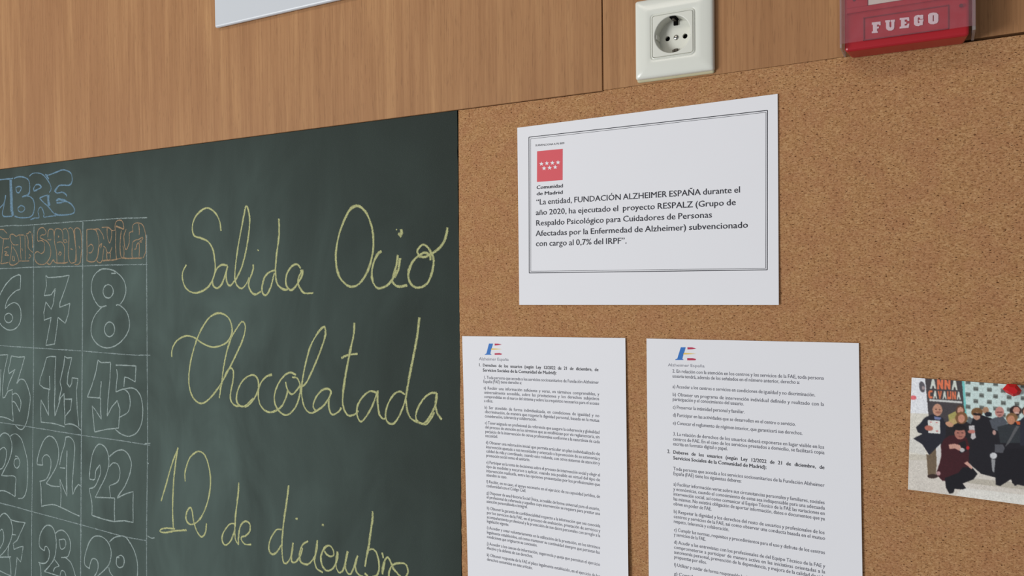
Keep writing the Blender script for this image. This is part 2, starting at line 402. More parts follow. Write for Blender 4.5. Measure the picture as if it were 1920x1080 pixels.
chalk('chalk_heading', 'orange chalk bubble letters Domingo', 'o', 3.0, [('B3', 0, [
 [225,300,300,290,370,300,410,350,440,450,450,550,440,680,420,800,370,880,300,895,220,870],[225,300,225,500,230,700,225,860],[250,610,300,570,340,610,335,680,300,725,260,725],
 (3.8,[360,290,410,330]),[380,295,430,285,470,320,520,400,540,480],[420,800,400,850,440,905,480,905,510,860],[430,760,440,650,470,580,500,560,480,640],
 [500,260,600,255,650,280,690,315,750,310],[600,270,600,400,620,500,650,540,680,430,680,320],[530,600,570,640,600,720,650,720,690,620],[510,870,530,700,540,650],
 [590,730,600,850,650,850,660,730],(3.6,[510,875,600,865,700,860,800,840,880,820,950,830,1050,830,1150,825,1240,825]),
 [750,320,745,220,770,150,830,125,880,150,900,230,900,290,850,270,770,235],(3.8,[760,240,850,270,910,285]),[760,330,755,500,760,700,770,840],[860,310,840,500,840,700,860,800,900,820,910,700,890,600],
 [950,290,910,400,910,500,930,640,960,660,1000,560,1010,450,1010,360,1080,330],
 [1070,350,1070,230,1120,180,1190,180,1250,210,1290,310,1310,450,1310,600,1305,720,1260,820],[1180,190,1190,300,1190,400],
 [1080,520,1130,490,1180,480,1250,440,1250,480,1200,520,1240,530],[1070,520,1060,650,1060,800,1110,830],[1100,660,1130,650,1150,570,1190,560,1190,800]])])
GL = [[-420,466,-200,443,0,424.5,40,423,95,419,175,413,225,409.5,268,408.4],[-420,512,-200,507,0,503.5,60,501,150,499,200,497,277,496],
      [-420,618,-200,634,0,648,60,652,153,658,240,665,282,666],[-420,733,-200,764,0,792,60,801,153,816,220,825,282,835],[-420,850,-200,895,0,943,60,959,153,984,230,1005,276,1014]]
GV = [[64,424,63,500,63,660,62,800,60,960,59,1180],[155.5,416,155,500,154.5,660,153,800,152,960,151,1180],[275,440,275,500,276,660,277,820,275,1010,276,1180],
      [-22,430,-22,700,-24,1150],[-104,440,-104,700,-108,1100]]
for s in GL:
    g = chalk('chalk_line', 'white chalk grid line', 'g', 3.0, [('PX', 0, [s])]); del g['label']
for i, s in enumerate(GV):
    g = chalk('chalk_line', 'white chalk grid line' + ' ' * i, 'g', 4.4 if i == 1 else 3.4, [('PX', 0, [s])]); del g['label']
for k_, s_ in enumerate(([266,408.5,276,408.3],[277,1005,284,1009,290,1008],[272,832,282,831],[276,868,279,869])):
    g = chalk('chalk_mark', 'x' * (k_ + 1), 'w', 3.2, [('PX', 0, [s_])]); del g['label']
NUM = [
 ('6', [('R2', 0, [[-60,420,-30,350,0,290,40,220,90,165,140,140],[152,250,115,265,70,310,45,360,40,395],[40,395,70,365,110,350,145,375,158,430,150,500,115,545,65,555,20,530,0,505,-40,470,-60,420],ell(65,465,30,35)]),('R2',1,[[140,140,155,145,155,195,152,250]])]),
 ('7', [('R2', 1, [[345,145,360,162,410,160,460,155,520,145,495,230,450,350,448,385,525,355,515,430,490,505,435,460,430,520,410,660,345,670,385,460,332,482,330,420,345,345,385,400,400,360,415,245,385,290,332,298,350,220,345,145]])]),
 ('8', [('R2', 0, [[800,372,750,380,710,330,685,250,700,160,750,105,810,98,870,120,925,175,945,250,930,320,900,365],[870,368,900,370,950,420,972,500,960,570,910,640,850,680,790,688,730,660,690,600,685,530,710,450,765,382],ell(812,265,38,50),ell(822,550,38,55),[835,130,870,130]])]),
 ('13', [('C4', 1, [[-160,130,0,100,95,95,75,180,45,330,30,500,35,610,60,600,95,530,150,510],[10,270,5,500,-5,620],[85,520,110,430,180,270,110,320,100,270,120,200,135,110,220,125,295,120,260,250,220,380,200,440]]),
   ('C4', 0, [[200,440,240,390,290,400,330,480,360,600,350,720,330,850,300,940,260,985,215,970,185,935],[150,570,190,555,230,600,250,670,235,775],[235,775,200,700,170,655,150,660],[145,530,145,700,160,890],[160,890,80,850,0,835,-120,845]])]),
 ('14', [('C4', 1, [[555,130,520,260,480,380,472,450,520,490,595,510,590,350],[585,510,575,600,580,820,530,710,490,635,485,780,490,900],[555,130,600,115,665,120,655,300,655,500,650,700,655,825,690,720,720,610,765,560,765,700,775,830,770,920],
   [775,625,855,625,840,750,775,830],[700,640,735,500,715,420,735,330,760,220,770,115,800,135,855,130,835,220,810,330,800,440,830,480,855,440,860,370,930,380,910,520,920,740,940,950]]),
   ('C4', 0, [[490,900,560,905,660,920,770,955],[770,930,830,920,900,940,975,1000]])]),
 ('15', [('R3', 1, [[735,100,720,190,690,290,655,378,750,385,760,260],[755,385,755,480,760,545,720,480,692,445,700,540,710,640,800,620,890,610],[735,100,760,120,830,118,825,250,810,400,805,520,840,450,880,405,900,470,890,610],
   [868,138,940,140,1020,145,1015,265,965,235,935,228,930,300]]),
   ('R3', 0, [[875,170,880,220,872,300,870,340],[870,340,920,320,1000,312,1050,360,1070,450,1065,560,1030,640,970,672,910,655,865,620],[930,318,965,350,977,420,960,490,900,528]])]),
 ('20', [('C5', 0, [[-90,260,-50,190,0,130,40,90,85,90,130,130,160,230,155,340,120,460,60,580,20,660],[20,660,100,665,180,665,215,700,208,800,205,945],[205,945,150,910,70,870,0,865,-80,880],
   [140,130,180,100,230,105,290,170,330,290,365,430,375,580,370,760,350,890,310,960,245,970],[205,395,240,410,270,480,250,545,215,555,190,500,205,440,240,430],[-30,340,0,310,50,280,85,320,85,400,65,500,30,560,0,575]])]),
 ('21', [('C5', 0, [[500,510,510,420,540,310,590,190,650,130,710,140,760,200,790,300,790,420,760,540,700,650,625,765],[625,765,700,800,810,808],[505,512,580,520],[580,520,570,450,590,400,635,380,675,420,690,500,670,620,620,710,535,740],[545,740,555,850,560,1080],
   [820,810,825,900,820,1090],[890,140,870,250,830,380,805,520],[810,555,880,560],[890,140,940,140,990,190,1010,280,1000,450,985,650,975,800],(4.6,[905,320,900,560,900,750,905,940])]),
   ('C5', 1, [[975,800,985,915,1020,830,1060,780,1090,800],[905,940,870,860,810,710,815,800]]),('C6', 0, [[560,140,650,120,740,120,860,170,960,220,1075,270]])]),
 ('22', [('R4', 0, [[670,350,680,240,700,150,740,92,785,110,812,170,815,250,790,340,750,420,715,490],[715,490,790,492,860,495],[690,625,690,540,670,425],[670,425,710,410,740,350,755,300,750,245],[750,245,720,290,710,355,670,352],
   [820,185,870,145,920,135,960,165,985,230,975,310,940,400,900,460,880,495],[820,260,850,232,885,245,900,300,885,370,820,405],[820,405,830,490]]),
   ('R4', 1, [[860,495,858,590,860,672,780,655,690,625],[880,495,940,465,1000,445,998,550,1000,678,930,665,860,670]])]),
 ('27', [('C6', 0, [[-60,420,-30,330,0,280,30,245,70,235,110,270,145,320],[145,320,170,430,165,520,130,640,60,750,0,810],[-20,480,0,470,30,450,50,520,45,620,0,710],[0,825,80,825,150,820]]),
   ('C6', 1, [[145,320,230,345,340,360,290,470,230,600,180,640,190,720,260,690,315,680,300,780,280,890,230,830,225,920,195,1130],[165,520,215,525],[130,830,145,950,150,1080,80,1050,0,1010],[120,660,110,740,110,810]])]),
 ('28', [('C6', 0, [[600,740,540,690,530,600,555,490,610,410,665,395,715,430,745,510,760,620,755,730,730,850,670,940,600,1020],[600,1020,700,1050,800,1085],[600,740,610,685,640,690,665,750,660,840,620,900,570,910,520,895],[535,910,550,980,555,1100],
   [745,510,790,470,850,465,910,520,945,600,950,700,930,790,900,825,825,830],[880,828,950,890,990,980,1025,1100],[800,590,870,585,890,640,870,700,820,710,800,590],[730,850,770,900,800,945],[800,945,740,970,720,1020],[810,1080,830,1010,870,1020,890,1080]])]),
 ('29', [('C7', 0, [[200,980,140,930,135,840,160,730,200,620,260,550,330,540,400,570,460,640,490,730,490,830,460,930,390,1010,290,1100],[200,980,215,900,240,850,280,850,315,900,310,1000,260,1100],
   [470,620,530,565,610,540,680,550,740,620,800,730,840,860,850,970,845,1130],[570,830,620,800,660,830,670,890,650,950,600,965,565,920,570,830,605,835],[460,960,480,1030,530,1100]])])]
for nm, gr in NUM:
    chalk('chalk_number', 'white chalk outline number ' + nm, 'w', 3.4, gr)

# ------------------------------------------------------------------ lettering: glyph meshes from the built-in font
_gl = {}
def glyph(ch, off, res=2):
    key = (ch, off)
    if key in _gl: return _gl[key]
    def mk(s):
        c = bpy.data.curves.new('t', 'FONT'); c.body = s; c.size = 1; c.resolution_u = res; c.offset = off; c.fill_mode = 'FRONT'
        o = bpy.data.objects.new('t', c); COL.objects.link(o)
        dg = bpy.context.evaluated_depsgraph_get(); me = bpy.data.meshes.new_from_object(o.evaluated_get(dg))
        co = np.zeros(len(me.vertices) * 3); me.vertices.foreach_get('co', co); co = co.reshape(-1, 3)[:, :2]
        fs = [tuple(p.vertices) for p in me.polygons]
        bpy.data.objects.remove(o); bpy.data.curves.remove(c); bpy.data.meshes.remove(me)
        return co, fs
    if ('HH', off) not in _gl: _gl[('HH', off)] = np.ptp(mk('HH')[0][:, 0])
    if ch == ' ':
        r = (np.zeros((0, 2)), [], np.ptp(mk('H H')[0][:, 0]) - _gl[('HH', off)])
    else:
        co, fs = mk(ch); r = (co, fs, np.ptp(mk('H' + ch + 'H')[0][:, 0]) - _gl[('HH', off)])
    _gl[key] = r; return r
CAP = None
def word(s, off):
    V, Fc, x = [], [], 0.0
    for ch in s:
        co, fs, adv = glyph(ch, off)
        b = sum(len(v) for v in V)
        c = co.copy(); c[:, 0] += x; V.append(c); Fc += [tuple(b + i for i in f) for f in fs]; x += adv
    return (np.vstack(V) if V else np.zeros((0, 2))), Fc, x

def text_line(parent, mat, s, l, r, cap_px, off=0.0, depth=lambda x, z: 0.0, lift=.00012, name='text_line', base_d=0.0, label=None, smax=1.45):
    """print the words between two points of the photograph; word gaps take up the slack as in justified type"""
    global CAP
    if CAP is None: CAP = np.max(glyph('H', 0)[0][:, 1])
    A = P(l[0], l[1], base_d); B = P(r[0], r[1], base_d)
    u = Vector((B.x - A.x, 0, B.z - A.z)); W = u.length; u /= W
    up = Vector((-u.z, 0, u.x))
    mx, my = (l[0] + r[0]) / 2, (l[1] + r[1]) / 2
    size = (P(mx, my - cap_px, base_d).z - P(mx, my, base_d).z) / CAP
    ws = [word(t, 0.0) for t in s.split(' ')]
    shifts = [0.0] if off <= 0 else [-off, 0.0, off]
    tot = sum(q[2] for q in ws) * size; ng = len(ws) - 1
    g = .22
    sx = W / (tot + ng * g * size); gap = g * size * sx
    if ng and sx > smax: sx = min(1.14, smax); gap = (W - tot * sx) / ng
    V, Fc, x = [], [], 0.0
    for co, fs, adv in ws:
        b = len(V)
        for n_, sh in enumerate(shifts):
            b = len(V)
            for c in co:
                p = A + u * (x + (c[0] + sh) * size * sx) + up * ((c[1] + sh * .4) * size)
                V.append((p.x, -(base_d + depth(p.x, p.z) + lift + n_ * 4e-6), p.z))
            Fc += [tuple(b + i for i in f) for f in fs]
        x += adv * size * sx + gap
    o = mesh_obj(name, V, Fc, mat, parent)
    if label: o['label'] = label
    return o

INK = plain('black_ink', (54, 54, 62), .6, .3)
INKG = plain('grey_ink', (104, 104, 114), .6, .3)
INKL = plain('light_grey_ink', (140, 140, 150), .6, .3)
REDINK = plain('red_ink', (222, 92, 100), .6, .3, var=.02)
BLUEINK = plain('blue_ink', (52, 118, 196), .6, .3, var=.02)
YELINK = plain('yellow_ink', (236, 200, 104), .6, .3, var=.02)
CRIMINK = plain('crimson_ink', (190, 52, 84), .6, .3, var=.02)

# ------------------------------------------------------------------ paper sheets
def sheet(name, label, cat, corners, bend, mat=PAPER, nx=40, nz=30, thick=.00018, group=None):
    """corners TL TR BR BL as world points; bend(u, v) = lift off the cork, u to the right, v downwards"""
    TL, TR, BR, BL = corners
    cen = (TL + TR + BR + BL) / 4
    root = empty(name, (cen.x, 0, cen.z)); tag(root, label, cat, group)
    V, Fc = [], []
    for k, dt in enumerate((thick, 0)):
        for j in range(nz + 1):
            for i in range(nx + 1):
                u, v = i / nx, j / nz
                p = (TL * (1 - u) + TR * u) * (1 - v) + (BL * (1 - u) + BR * u) * v
                V.append((p.x, -(bend(u, v) + dt), p.z))
    N_ = (nx + 1) * (nz + 1)
    for j in range(nz):
        for i in range(nx):
            a = j * (nx + 1) + i
            Fc.append((a, a + nx + 1, a + nx + 2, a + 1)); Fc.append((N_ + a, N_ + a + 1, N_ + a + nx + 2, N_ + a + nx + 1))
    def rim(ix):
        for a, b in zip(ix[:-1], ix[1:]): Fc.append((a, b, N_ + b, N_ + a))
    rim(list(range(nx + 1))); rim([j * (nx + 1) + nx for j in range(nz + 1)])
    rim([nz * (nx + 1) + i for i in range(nx, -1, -1)]); rim([j * (nx + 1) for j in range(nz, -1, -1)])
    mesh_obj('paper', V, Fc, mat, root)
    ux, vz = TR - TL, BL - TL
    def depth(x, z):
        q = Vector((x - TL.x, 0, z - TL.z))
        det = ux.x * vz.z - ux.z * vz.x
        u = (q.x * vz.z - q.z * vz.x) / det; v = (ux.x * q.z - ux.z * q.x) / det
        return bend(min(1, max(0, u)), min(1, max(0, v))) + thick
    return root, depth

def poly_print(name, parent, mat, org, pts, depth, lift=.00012, label=None):
    ox, oy, s = org
    q = [P(ox + pts[i] / s, oy + pts[i + 1] / s) for i in range(0, len(pts), 2)]
    o = mesh_obj(name, [(p.x, -(depth(p.x, p.z) + lift), p.z) for p in q], [tuple(range(len(q)))], mat, parent)
    if label: o['label'] = label
    return o

def rule(parent, mat, a, b, wpx, depth, name='border_line', lift=.00012, n=24):
    A, B = P(*a), P(*b); d = (B - A).normalized(); nr = Vector((-d.z, 0, d.x)) * wpx * .00055 / 2
    V, Fc = [], []
    for i in range(n + 1):
        p = A + (B - A) * i / n
        for s in (-1, 1):
            q = p + nr * s; V.append((q.x, -(depth(q.x, q.z) + lift), q.z))
    for i in range(n): Fc.append((2 * i, 2 * i + 1, 2 * i + 3, 2 * i + 2))
    return mesh_obj(name, V, Fc, mat, parent)

# --- landscape notice
bend = lambda u, v: .0007 + .0007 * (abs(u - .5) * 2) ** 2 + .0009 * v ** 4 * (.4 + .6 * u)
nc = [P(971, 240), P(1458.5, 176.5), P(1461, 571.5), P(975, 571.5)]
notice, dn = sheet('notice_sheet', 'white landscape notice with double border and red starred logo, above the two text pages', 'notice', nc, bend)
for q, wpx in (([(992.8, 257.6), (1439.6, 207.4), (1439.2, 506), (993.4, 511.8)], 1.5), ([(995.9, 260.8), (1436.6, 211), (1436.2, 503.2), (996.3, 508.6)], .75)):
    for i in range(4): rule(notice, INK, q[i], q[(i + 1) % 4], wpx, dn)
poly_print('logo_square', notice, REDINK, (990, 250, 8.309), [150,282,548,243,546,730,148,760], dn, .0001, 'red logo square')
WINK = plain('white_print', (240, 240, 244), .7, .3, var=.01)
for cx, cy in ((218,478),(302,468),(388,462),(476,455),(259,548),(345,540),(432,530)):
    pts = []
    for k in range(10):
        r = 37 if k % 2 == 0 else 15
        a = -PI / 2 + k * PI / 5; pts += [cx + r * math.cos(a), cy + r * math.sin(a)]
    poly_print('star', notice, WINK, (990, 250, 8.309), pts, dn, .0002)
text_line(notice, INK, 'SUBVENCIONA 0,7% IRPF', (1004.8, 274.8), (1059.4, 270.4), 3.4, .012, dn)
text_line(notice, INK, 'Comunidad', (1007, 354.8), (1056.6, 351.4), 6.4, .03, dn)
text_line(notice, INK, 'de Madrid', (1007, 366.6), (1056.4, 363.6), 6.4, .03, dn)
for s, l, r in (('“La entidad, FUNDACIÓN ALZHEIMER ESPAÑA durante el', (1006.3, 384.2), (1389, 361)),
                ('año 2020, ha ejecutado el  proyecto RESPALZ (Grupo de', (1005.5, 403.6), (1380.6, 384.6)),
                ('Respaldo Psicológico para Cuidadores de Personas', (1005.5, 423.4), (1336, 408)),
                ('Afectadas por la Enfermedad de Alzheimer) subvencionado', (1005.5, 442.8), (1403.5, 427)),
                ('con cargo al 0,7% del IRPF”.', (1005.5, 461.8), (1176, 456.6))):
    text_line(notice, INK, s, l, r, 10.8, .015, dn)

# --- two portrait pages
def extend(a, b, dist):           # point at dist metres from a through b
    d = (b - a).normalized(); return a + d * dist
def page(label, tl, tr, bl, br, bend, header, lines, logo, nm):
    A, B = P(*tl), P(*tr)
    BL, BR = extend(A, P(*bl), .297), extend(B, P(*br), .297)
    root, dp = sheet('text_page', label, 'notice', [A, B, BR, BL], bend, group=None)
    org, polys = logo
    for nmn, m, pts in polys: poly_print(nmn, root, m, org, pts, dp)
    text_line(root, INKL, 'Alzheimer España', header[0], header[1], 5.6, .0, dp, name='logo_lettering')
    for bold, s, l, r in lines:
        text_line(root, INK if bold else INKG, s, l, r, 5.8 if nm == 0 else 6.6, .024 if bold else .009, dp, smax=(.9 if r[0] > (1100 if nm == 0 else 1500) else 1.0))
    return root
La = [
 (1,'1.',(898.6,686.6),(903,686.8)),(1,'Derechos de los usuarios (según Ley 12/2022 de 21 de diciembre, de',(906.4,687),(1123.2,695.6)),
 (1,'Servicios Sociales de la Comunidad de Madrid):',(906.4,696.3),(1044.5,701.8)),
 (0,'1. Toda persona que acceda a los servicios sociosanitarios de Fundación Alzheimer',(908,709.8),(1123.7,719.5)),
 (0,'España (FAE) tiene derecho a:',(907.4,717.6),(979.3,720.2)),
 (0,'a) Recibir una información suficiente y veraz, en términos comprensibles, y',(908,729.5),(1124.7,741.5)),
 (0,'universalmente accesible, sobre las prestaciones y los derechos subjetivos',(908.9,737.8),(1124.7,750)),
 (0,'comprendidas en el marco del sistema y sobre los requisitos necesarios para el acceso',(908.9,745.8),(1124.7,759)),
 (0,'a ellos.',(908.9,753.6),(925.6,754.6)),
 (0,'b) Ser atendido de forma individualizada, en condiciones de igualdad y no',(909.6,766),(1125,781.8)),
 (0,'discriminación, de manera que respete la dignidad personal, basada en la mutua',(910.3,774),(1125,790.8)),
 (0,'consideración, tolerancia y colaboración.',(910.3,782.3),(1007.3,788.8)),
 (0,'c) Tener asignado un profesional de referencia que asegure la coherencia y globalidad',(910.3,794.7),(1125.4,812.8)),
 (0,'del proceso de atención en los términos que se establezcan por vía reglamentaria, sin',(910.7,802.8),(1125.4,821.7)),
 (0,'perjuicio de la intervención de otros profesionales conforme a la naturaleza de cada',(911,811),(1125.9,830.6)),
 (0,'necesidad.',(911.3,819),(934.7,820.8)),
 (0,'d) Obtener una valoración inicial que permita articular un plan individualizado de',(911.8,831.5),(1126.2,853.2)),
 (0,'intervención ajustado a sus necesidades y orientado a la promoción de su autonomía y',(912.2,839.8),(1126.2,862)),
 (0,'calidad de vida y coordinado, cuando esto redunde, con otros sistemas de atención y',(912.5,847.8),(1126.2,870.8)),
 (0,'promoción social como el sanitario.',(912.5,856),(994.9,864.4)),
 (0,'e) Participar en la toma de decisiones sobre el proceso de intervención social y elegir el',(912.8,868.6),(1126.6,892.8)),
 (0,'tipo de medidas y recursos a aplicar, cuando sea posible en virtud del tipo de',(912.8,876.7),(1126.6,901.8)),
 (0,'intervención realizada, entre las opciones presentadas por los profesionales que',(912.9,884.7),(1126.6,910.7)),
 (0,'atienden su caso.',(913.2,892.6),(951.9,897)),
 (0,'f) Recibir, en su caso, el apoyo necesario en el ejercicio de su capacidad jurídica, de',(913.2,904.8),(1126.6,933)),
 (0,'conformidad con el Código Civil.',(913.2,912.8),(987.2,922.4)),
 (0,'g) Disponer de una Historia Social Única, accesible de forma universal para el usuario,',(913.5,925.8),(1126.2,956.4)),
 (0,'el profesional de referencia y aquellos cuya intervención se requiera para prestar una',(913.5,933.8),(1126.6,965)),
 (0,'atención personalizada e integral.',(913.5,941.9),(990.2,952.7)),
 (0,'h) Obtener la garantía de confidencialidad respecto a la información que sea conocida',(914,954.5),(1126.9,987.8)),
 (0,'por los servicios de la FAE, en el proceso de evaluación, prestación de servicios y',(914,962.8),(1126.9,997)),
 (0,'acompañamiento profesional y la protección de sus datos personales con arreglo a la',(914,971),(1126.9,1006)),
 (0,'legislación vigente.',(914,979),(955.5,985.8)),
 (0,'i) Acceder y cesar voluntariamente en la utilización de la prestación, en los términos',(914,991),(1126.9,1028.4)),
 (0,'legalmente establecidos, así como mantener su continuidad siempre que persistan las',(914,999.6),(1126.2,1037.4)),
 (0,'condiciones que originaron su concesión.',(914,1008),(1008.5,1024.6)),
 (0,'j) Acceder a los cauces de información, sugerencia y queja que permitan el ejercicio',(914.2,1020.8),(1126.9,1060)),
 (0,'efectivo y la defensa de sus derechos.',(914,1029),(1000.3,1045)),
 (0,'k) Obtener respuesta de la FAE el plazo legalmente establecido, en el ejercicio de los',(914,1041.9),(1126.9,1082)),
 (0,'derechos contenidos en este artículo.',(914.2,1050.2),(999.7,1067))]
Lb = [
 (0,'2. En relación con la atención en los centros y los servicios de la FAE, toda persona',(1261.3,698.2),(1545,711.8)),
 (0,'usuaria tendrá, además de los señalados en el número anterior, derecho a:',(1261.3,707.7),(1500,719.8)),
 (0,'a) Acceder a los centros o servicios en condiciones de igualdad y no discriminación.',(1261.7,727.2),(1529.2,743.2)),
 (0,'b) Obtener un programa de intervención individual definido y realizado con la',(1261.7,742),(1545.3,760.8)),
 (0,'participación y el conocimiento del usuario.',(1261.7,751),(1395.3,760)),
 (0,'c) Preservar la intimidad personal y familiar.',(1262,765.8),(1397,775)),
 (0,'d) Participar en las actividades que se desarrollen en el centro o servicio.',(1262.2,780.4),(1492.5,798.2)),
 (0,'e) Conocer el reglamento de régimen interior, que garantizará sus derechos.',(1262.2,795.4),(1505.3,815)),
 (0,'3. La relación de derechos de los usuarios deberá exponerse en lugar visible en los',(1262.5,816),(1545.8,841)),
 (0,'centros de FAE. En el caso de los servicios prestados a domicilio, se facilitará copia',(1262.5,825.4),(1546.3,851.2)),
 (0,'escrita en formato digital o papel.',(1262.5,834.6),(1365,844)),
 (1,'2.',(1252,848.9),(1257.4,849.4)),(1,'Deberes de los usuarios (según Ley 12/2022 de 21 de diciembre, de',(1262.8,850),(1546.3,879)),
 (1,'Servicios Sociales de la Comunidad de Madrid):',(1262.8,860.8),(1437.8,879)),
 (0,'Toda persona que acceda a los servicios sociosanitarios de la Fundación Alzheimer',(1263,881),(1546.3,912.3)),
 (0,'España (FAE) tiene los siguientes deberes:',(1263,890.2),(1390.8,904.6)),
 (0,'a) Facilitar información veraz sobre sus circunstancias personales y familiares, sociales',(1263.3,909.8),(1546.7,944.8)),
 (0,'y económicas, cuando el conocimiento de estas sea indispensable para una adecuada',(1263.3,919),(1547,955)),
 (0,'intervención social, así como comunicar al Equipo Técnico de la FAE las variaciones en',(1263.3,928.2),(1547,965)),
 (0,'las mismas. No existirá obligación de aportar información, datos o documentos que ya',(1263.3,937.4),(1547,975)),
 (0,'obren en poder de FAE.',(1263.3,946.6),(1335,957)),
 (0,'b) Respetar la dignidad y los derechos del resto de usuarios y profesionales de los',(1263.8,961.2),(1546.7,1001)),
 (0,'centros y servicios de la FAE, así como observar una conducta basada en el mutuo',(1263.8,970.4),(1547.5,1011.6)),
 (0,'respeto, tolerancia y colaboración.',(1263.8,979.6),(1367.5,995.4)),
 (0,'c) Cumplir las normas, requisitos y procedimientos para el uso y disfrute de los centros',(1264.2,995.2),(1547.2,1038.2)),
 (0,'y servicios de la FAE.',(1264.2,1004.2),(1324.2,1013.6)),
 (0,'d) Acudir a las entrevistas con los profesionales de del Equipo Técnico de la FAE y',(1264.2,1018.4),(1547.5,1063.6)),
 (0,'comprometerse a participar de manera activa en las iniciativas orientadas a la',(1264.2,1027.8),(1547.5,1074.4)),
 (0,'autonomía personal, prevención de la dependencia, y mejora de la calidad de vida',(1264.5,1037),(1547.5,1085)),
 (0,'propuestas por ellos.',(1264.5,1046.2),(1325.8,1057)),
 (0,'f) Utilizar y cuidar de forma responsable las instalaciones del centro.',(1264.5,1060.8),(1480,1099)),
 (0,'g) Contribuir a la mejora de los servicios.',(1264.5,1077.6),(1420,1106))]
logoA = ((860, 620, 4.697), [('logo_stem', BLUEINK, [272,113,308,113,302,135,288,180,284,203,293,207,293,211,235,211,236,206,250,200]),
   ('logo_bar', CRIMINK, [322,113,352,114,385,121,352,127,322,130]), ('logo_bar', YELINK, [290,154,330,156,387,161,330,166,284,168]), ('logo_bar', CRIMINK, [322,198,365,196,388,204,378,211,322,211])])
logoB = ((1200, 620, 4.465), [('logo_stem', BLUEINK, [345,138,385,138,378,165,362,215,357,236,366,240,366,244,298,244,299,239,315,233]),
   ('logo_bar', CRIMINK, [400,138,440,139,473,149,440,155,400,157]), ('logo_bar', YELINK, [366,184,410,187,473,192,410,197,357,199]), ('logo_bar', CRIMINK, [398,228,445,229,472,237,466,247,398,247])])
pageA = page('white portrait text page with letter logo, between the chalkboard edge and the wider page', (868, 630), (1173.5, 633.5), (878, 1045), (1180, 1045),
     lambda u, v: .0008 + .0034 * u ** 4 * (.25 + .75 * v) + .0008 * (1 - u) ** 3, ((899.4, 675.2), (954.8, 676.6)), La, logoA, 0)
pageB = page('white portrait text page with letter logo, beside the group photo', (1213, 634.5), (1610.5, 643), (1217, 1045), (1617.5, 1080),
     lambda u, v: .0008 + .0018 * u ** 4 * (.4 + .6 * v) + .0006 * (1 - u) ** 3, ((1253, 686.6), (1321.7, 688.6)), Lb, logoB, 1)

# ------------------------------------------------------------------ group photograph (flat print, colours carried by a fine vertex grid)
S2 = 2.0                                   # canvas: half of the traced crop coordinates
CW, CH = 700, 560
IM = np.zeros((CH, CW, 3)); IM[:] = (232, 232, 236)
yy, xx = np.mgrid[0:CH, 0:CW]; gx, gy = (xx + .5) * S2, (yy + .5) * S2
def poly(c, pts):
    pts = np.array(pts, float).reshape(-1, 2)
    x0, x1 = max(0, int(pts[:, 0].min() / S2) - 1), min(CW, int(pts[:, 0].max() / S2) + 2)
    y0, y1 = max(0, int(pts[:, 1].min() / S2) - 1), min(CH, int(pts[:, 1].max() / S2) + 2)
    if x1 <= x0 or y1 <= y0: return
    X, Y = gx[y0:y1, x0:x1], gy[y0:y1, x0:x1]; ins = np.zeros(X.shape, bool)
    for (ax, ay), (bx, by) in zip(pts, np.roll(pts, -1, 0)):
        if ay == by: continue
        ins ^= ((ay > Y) != (by > Y)) & (X < (bx - ax) * (Y - ay) / (by - ay) + ax)
    IM[y0:y1, x0:x1][ins] = c
def oval(c, cx, cy, rx, ry, rot=0):
    a = np.linspace(0, 2 * PI, 20, endpoint=False); r = math.radians(rot)
    x, y = rx * np.cos(a), ry * np.sin(a)
    poly(c, np.stack([cx + x * math.cos(r) - y * math.sin(r), cy + x * math.sin(r) + y * math.cos(r)], 1))
poly((222, 216, 204), [80, 335, 260, 340, 260, 700, 80, 700])                  # cream wall
poly((206, 198, 184), [80, 640, 360, 655, 360, 700, 80, 690])
poly((214, 206, 196), [60, 685, 1400, 700, 1400, 1100, 60, 1100])              # floor
poly((188, 180, 166), [330, 800, 1400, 900, 1400, 960, 560, 860])
poly((226, 222, 214), [500, 890, 1400, 1000, 1400, 1100, 400, 1000])
poly((74, 68, 70), [218, 70, 495, 90, 520, 420, 250, 420])                     # poster
LT = {'A': [[0,1,.35,0,.65,0,1,1,.7,1,.6,.7,.4,.7,.3,1],], 'N': [[0,0,.35,0,.65,.5,.65,0,1,0,1,1,.65,1,.35,.5,.35,1,0,1]],
      'C': [[1,0,.2,0,0,.2,0,.8,.2,1,1,1,1,.75,.4,.75,.4,.25,1,.25]], 'V': [[0,0,.35,0,.5,.6,.65,0,1,0,.65,1,.35,1]], 'U': [[0,0,.35,0,.35,.7,.65,.7,.65,0,1,0,1,1,0,1]],
      'D': [[0,0,.7,0,1,.25,1,.75,.7,1,0,1]]}
def letters(s, cols, x0, y0, x1, y1, h):
    n = len(s); wd = (x1 - x0) / n
    for i, (ch, c) in enumerate(zip(s, cols)):
        bx = x0 + wd * i; by = y0 + (y1 - y0) * i / n
        for pl in LT[ch]:
            poly(c, [v for k in range(0, len(pl), 2) for v in (bx + pl[k] * wd * .86, by + pl[k + 1] * h)])
OR, WH = (226, 120, 84), (214, 218, 208)
letters('ANNA', [WH, OR, OR, WH], 255, 78, 470, 92, 76)
letters('CAVAUNA', [OR, WH, OR, WH, OR, OR, WH], 243, 166, 490, 178, 60)
poly((208, 208, 204), [250, 230, 495, 248, 495, 264, 250, 245])
poly((120, 200, 196), [494, 92, 520, 95, 545, 380, 520, 420])                  # teal stripe
poly((204, 222, 218), [512, 92, 1400, 160, 1400, 420, 535, 420])               # press wall
for r in range(8):
    for k in range(17):
        cx = 540 + k * 51.5 + (6 if r % 2 else 0); cy = 105 + r * 46 + k * 3.6
        if (k + r) % 2 == 0: poly((118, 124, 118), [cx - 18, cy - 17, cx + 18, cy - 14, cx + 18, cy + 17, cx - 18, cy + 14]); poly((80, 82, 80), [cx - 16, cy - 2, cx + 16, cy, cx + 16, cy + 7, cx - 16, cy + 5])
        else: poly((184, 198, 196), [cx - 8, cy + 5, cx + 6, cy - 8, cx + 9, cy - 5, cx - 5, cy + 8])
